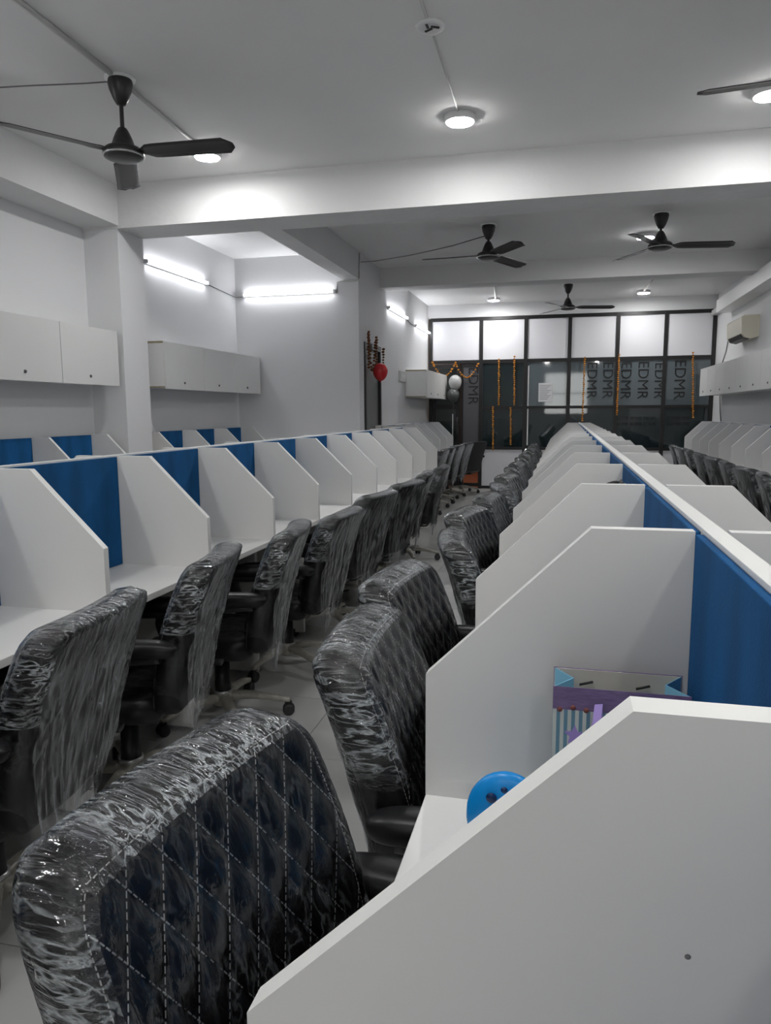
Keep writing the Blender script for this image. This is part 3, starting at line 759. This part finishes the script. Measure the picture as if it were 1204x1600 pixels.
cable('wire', [(-3.69, 3.75, 3.20), (-3.3, 3.85, 3.255), (-3.0, 3.9, 3.26), (-2.75, 4.0, 3.285), (-2.6, 4.02, 3.287)], .004, 'wire', 'loose wire running from the left beam to the left fan', 'wire')
cable('wire', [(XL+.012, 8.02, 2.87), (XL+.012, 8.4, 2.85), (XL+.012, 8.78, 2.83), (-3.94, YC-.012, 2.835)], .004, 'wire', 'thin wire joining the two alcove tube lights', 'wire')
cable('wire', [(-2.72, YC-.012, 2.83), (-2.71, YC-.014, 2.96), (-2.66, YC-.016, 2.965), (-2.47, YC-.014, 2.968), (-2.435, YC-.02, 2.99), (-2.43, YC-.02, 3.28)], .008, 'pvc', 'grey cable rising from the alcove tube light over the beam', 'wire')
cable('wire', [(XM+.012, 11.52, 2.84), (XM+.012, 11.85, 2.80), (XM+.012, 12.18, 2.81)], .005, 'wire', 'thin wire joining the two inner wall tube lights', 'wire')
cable('wire', [(XR-.03, 11.75, 2.62), (XR-.02, 12.4, 2.5), (XR-.012, 12.6, 2.3), (XR-.01, 12.95, 2.07)], .008, 'wire', 'grey cable hanging from the air conditioner on the right wall', 'wire')
cable('wire', [(XR-.01, 12.9, 1.63), (XR-.012, 12.8, 1.4), (XR-.01, 12.7, 1.23)], .008, 'wire', 'grey cable below the right wall cabinets', 'wire')
jb = empty('junction_box', (-.70, 3.89, ZC), label='round ceiling junction box with a dark grille', cat='junction box')
obj('cover', lathe([(0, 0), (.075, 0), (.072, -.010), (.05, -.014), (.045, -.008), (0, -.008)], 28), 'lampbody', jb)
for k in range(3):
    o = obj('slot', boxm(-.022, .022, -.006, .006, -.0125, -.008), 'acdark', jb, (.024*math.cos(2*PI*k/3), .024*math.sin(2*PI*k/3), 0), (0, 0, 2*PI*k/3+.5))

# ------------------------------------------------------------------ air conditioner
ac = empty('air_conditioner', (XR, 11.1, 2.33), label='cream split air conditioner on the right wall above the cabinets', cat='air conditioner')
pts = [(0, .02), (-.10, 0), (-.17, .02), (-.205, .07), (-.215, .27), (-.19, .295), (0, .30)]
obj('body', prism(pts, 'y', -.45, .45, .004), 'acbody', ac)
obj('louvre', prism([(-.10, -.004), (-.17, .014), (-.203, .064), (-.207, .060), (-.176, .008), (-.10, -.010)], 'y', -.38, .38), 'acdark', ac)
for s in (-1, 1): obj('side_cap', prism([(p[0]*1.01, p[1]) for p in pts], 'y', s*.45, s*.46), 'acbody', ac)

# ------------------------------------------------------------------ garlands, balloons
rg = random.Random(11)
def garland(pts, label, r0=.022, mt='marigold', step=.034):
    bm = bmesh.new(); pts = [Vector(p) for p in pts]; acc = 0
    P_ = []
    for a, b in zip(pts, pts[1:]):
        n = max(1, int((b-a).length/step))
        for i in range(n): P_.append(a+(b-a)*i/n)
    for p in P_:
        rr = r0*rg.uniform(.8, 1.15)
        bmesh.ops.create_icosphere(bm, subdivisions=1, radius=rr, matrix=Matrix.Translation(p+Vector((rg.uniform(-.004, .004), 0, 0))) @ Matrix.Diagonal((1, .8, .75, 1)))
    c = pts[0]
    root = empty('marigold_garland', c, label=label, cat='garland', group='marigold garlands')
    for v in bm.verts: v.co -= c
    obj('blossoms', bm, mt, root)
    obj('string', tube([p-c for p in P_], .002, 5), 'wire', root)
yg = YB-.065
for x0, z0, x1, z1, l in ((-1.165, 2.32, -1.155, 1.49, 'upper left marigold string on the partition beside the door'), (-.895, 2.36, -.88, 1.48, 'upper marigold string left of the paper notice'),
                          (-1.26, 1.48, -1.245, .68, 'lower left marigold string on the partition beside the door'), (-.945, 1.46, -.935, .78, 'lower marigold string left of the white strip'),
                          (.31, 2.32, .30, 1.2, 'marigold string on the partition beside the bright window reflection'), (.88, 2.35, .87, 1.3, 'marigold string on the partition post right of the bright reflection'),
                          (2.06, 2.36, 2.11, 1.25, 'marigold string at the right end of the partition')):
    garland([(x0, yg, z0), (x1, yg, z1)], l, .02)
def swag(a, b, sag, axis='x', n=14):
    a, b = Vector(a), Vector(b); return [a+(b-a)*t-Vector((0, 0, sag*4*t*(1-t))) for t in [i/n for i in range(n+1)]]
garland(swag((-1.94, yg, 2.28), (-1.52, yg, 2.28), .27), 'marigold swag hanging across the top of the partition door')
garland(swag((-2.36, yg, 2.29), (-1.94, yg, 2.28), .24), 'marigold swag at the upper left corner of the partition door')
xg = XM+.05
garland(swag((xg, 9.06, 2.37), (xg, 9.42, 2.33), .42), 'brown marigold swag over the grey inner door', .022, 'marired')
garland([(xg, 9.06, 2.39), (xg, 9.07, 1.92)], 'brown marigold string at the near jamb of the grey door', .022, 'marired')
garland([(xg, 9.46, 2.36), (xg, 9.45, 1.98)], 'brown marigold string down the middle of the grey door', .022, 'marired')
garland([(xg, 9.84, 2.24), (xg, 9.80, 1.95)], 'brown marigold string at the far jamb of the grey door', .022, 'marired')
def balloon(p, r, mt, label):
    root = empty('balloon', p, label=label, cat='balloon')
    prof_ = [(0, r*1.08)]+[(r*math.sin(PI*i/16)*(1 if i < 8 else 1-.10*((i-8)/8)), r*1.08*math.cos(PI*i/16)*(1 if i < 8 else 1.22)) for i in range(1, 16)]+[(.008, -r*1.33), (.014, -r*1.45), (0, -r*1.45)]
    obj('skin', lathe(prof_, 24), mt, root)
    obj('string', tube([(0, 0, -r*1.45), (.01, 0, -r*1.9), (0, .01, -r*2.3)], .0025, 5), 'wire', root)
balloon((XM+.14, 9.30, 1.92), .095, 'ballred', 'red balloon hanging beside the grey inner door')
balloon((-1.93, YB-.16, 1.93), .115, 'ballwhite', 'white balloon hanging in front of the partition door')
balloon((-1.96, YB-.19, 1.70), .11, 'ballgrey', 'dark grey balloon hanging below the white balloon')

# ------------------------------------------------------------------ things on the centre desks
def stripes_mat():
    m = bpy.data.materials.new('striped_paper'); m.use_nodes = True; nt = m.node_tree; b = nt.nodes['Principled BSDF']; b.inputs['Roughness'].default_value = .6
    N = nt.nodes.new; L = nt.links.new
    tc = N('ShaderNodeTexCoord'); sp = N('ShaderNodeSeparateXYZ'); L(tc.outputs['Object'], sp.inputs[0])
    mu = N('ShaderNodeMath'); mu.operation = 'MULTIPLY'; mu.inputs[1].default_value = 95; ad = N('ShaderNodeMath'); ad.operation = 'ADD'
    L(sp.outputs['X'], ad.inputs[0]); L(sp.outputs['Y'], ad.inputs[1]); L(ad.outputs[0], mu.inputs[0])
    fr = N('ShaderNodeMath'); fr.operation = 'FRACT'; L(mu.outputs[0], fr.inputs[0])
    gt = N('ShaderNodeMath'); gt.operation = 'GREATER_THAN'; gt.inputs[1].default_value = .5; L(fr.outputs[0], gt.inputs[0])
    mx = N('ShaderNodeMix'); mx.data_type = 'RGBA'; mx.inputs[6].default_value = (.58, .62, .58, 1); mx.inputs[7].default_value = (.13, .27, .36, 1); L(gt.outputs[0], mx.inputs[0])
    L(mx.outputs[2], b.inputs['Base Color']); return m
M['stripe'] = stripes_mat()
M['purple'] = mat('purple_paper', (.19, .13, .27), .6, noise=(60, .25, (1, 1, 6)))
M['bagin'] = mat('bag_lining', (.62, .58, .52), .7)
M['cyan'] = mat('pale_blue_paper', (.20, .48, .66), .6)
M['ribbon'] = mat('lilac_ribbon', (.38, .28, .66), .4)
M['dots'] = mat('brown_dots', (.20, .06, .05), .6)
bag = empty('gift_bag', (.088, 1.095, ZD), label='striped paper gift bag with purple band in the centre cubicle', cat='gift bag')
bw, bd, bh = .094, .042, .255
t = .0012
zb_ = bh-.034
def wall_piece(name, x0, x1, y0, y1, z0, z1, mt): return obj(name, boxm(x0, x1, y0, y1, z0, z1), mt, bag)
for s, nm in ((-1, 'front_panel'), (1, 'back_panel')):
    y = s*bd
    wall_piece(nm, -bw, bw, y-t, y, 0, zb_, 'stripe'); wall_piece('purple_band', -bw, bw, y-t, y, zb_, bh, 'purple')
    wall_piece('lining', -bw+.001, bw-.001, y-s*.0015-(t if s > 0 else 0), y-s*.0015+(0 if s > 0 else t), .002, bh-.001, 'bagin')
for s in (-1, 1):
    # gusset folded inward at the top
    bm = prism([(s*bw, -bd), (s*(bw-.028), 0), (s*bw, bd), (s*(bw-.0012), bd), (s*(bw-.0295), 0), (s*(bw-.0012), -bd)], 'z', zb_*.55, bh-.001); obj('gusset', bm, 'cyan', bag)
    bm = prism([(s*bw, -bd), (s*bw, bd), (s*(bw-.0012), bd), (s*(bw-.0012), -bd)], 'z', 0, zb_*.56); obj('gusset', bm, 'stripe', bag)
wall_piece('base', -bw, bw, -bd, bd, 0, .0015, 'bagin')
for i in range(10):
    obj('scallop_dot', lathe([(0, .0012), (.004, .0012), (.004, 0)], 8), 'dots', bag, (-bw+.010+.0186*i, -bd-t, zb_+.004*math.sin(i*1.4)), (PI/2, 0, 0))
for i, x in enumerate((-.045, .038)):
    obj('handle_toggle', tube([(x-.010, bd-.006, bh-.024), (x+.010, bd-.006, bh-.018)], .0018, 6), 'bagblack', bag)
def ribbon(pts, wd):
    bm = bmesh.new(); A = []
    for i, p in enumerate(pts): A.append((bm.verts.new((p[0]-wd/2, p[1], p[2])), bm.verts.new((p[0]+wd/2, p[1]-.003, p[2]+.003)), bm.verts.new((p[0]+wd/2, p[1]-.0022, p[2]+.003)), bm.verts.new((p[0]-wd/2, p[1]+.0008, p[2]))))
    for a, b in zip(A, A[1:]):
        for k in range(4): bm.faces.new((a[k], a[(k+1) % 4], b[(k+1) % 4], b[k]))
    bm.faces.new(A[0]); bm.faces.new(A[-1][::-1]); bmesh.ops.recalc_face_normals(bm, faces=bm.faces[:]); return bm
obj('ribbon', ribbon([(-.030, -bd-.004, zb_+.012), (-.033, -bd-.018, zb_-.01), (-.040, -bd-.020, zb_-.03), (-.052, -bd-.014, zb_-.06), (-.060, -bd-.006, zb_-.085)], .011), 'ribbon', bag)
obj('ribbon', ribbon([(-.030, -bd-.004, zb_+.012), (-.028, -bd-.016, zb_-.015), (-.030, -bd-.016, zb_-.045), (-.038, -bd-.008, zb_-.08)], .009), 'ribbon', bag)
st = [((.016 if i % 2 == 0 else .0075)*math.sin(PI*i/5), (.016 if i % 2 == 0 else .0075)*math.cos(PI*i/5)) for i in range(10)]
obj('star_print', prism([(x-.062, z+zb_-.038) for x, z in st], 'y', -bd-t-.0006, -bd-t), 'ribbon', bag)
# bright blue rounded pouch with dark marks
bp_ = empty('blue_pouch', (-.068, 1.02, ZD), label='bright blue rounded pouch with dark spots on the centre desk', cat='pouch')
bm = bmesh.new(); bmesh.ops.create_uvsphere(bm, u_segments=28, v_segments=18, radius=1)
for v in bm.verts:
    x, y, z = v.co; k = .057*(1+.10*max(0, -z)); v.co = Vector((x*k*1.02, y*.022, .066+z*.066))
for f in bm.faces: f.smooth = True
obj('body', bm, 'bluetoy', bp_)
for x, z, r_ in ((-.020, .100, .008), (-.002, .114, .005)):
    obj('spot', lathe([(0, .003), (r_*.7, .0025), (r_, 0)], 14), 'bluedark', bp_, (x, -.0205, z), (PI/2, 0, 0))
# black bag behind the third divider
bb = empty('black_bag', (.128, 2.25, ZD), label='black bag standing on the centre desk behind the third divider', cat='bag')
bm = bmesh.new(); bmesh.ops.create_cube(bm, size=1)
bmesh.ops.subdivide_edges(bm, edges=bm.edges[:], cuts=6, use_grid_fill=True)
for v in bm.verts:
    x, y, z = v.co; tz = z+.5; k = 1-.55*max(0, tz-.45)/.55
    r_ = max(abs(x), abs(y))*2; n = math.hypot(x, y) or 1
    v.co = Vector((x*.12*(.75+.25*k), y*.24*k, tz*(.432+.035*x)))
bmesh.ops.bevel(bm, geom=[e for e in bm.edges if e.calc_face_angle(0) > .9], offset=.012, segments=3, affect='EDGES')
for f in bm.faces: f.smooth = True
obj('body', bm, 'bagblack', bb)
obj('handle', tube(bez([(-.03, 0, .40), (-.015, -.03, .43), (.02, -.03, .444), (.04, 0, .43)], 10), .006, 8), 'bagblack', bb)
cr = [o for o in bpy.data.objects if o.name == 'workstation_row'][0]
obj('screw_cap', lathe([(0, .0006), (.0016, .0005), (.002, 0)], 10), 'wire', cr, (.083-.22, .46-.0126-YC0, 1.064), (PI/2, 0, 0))
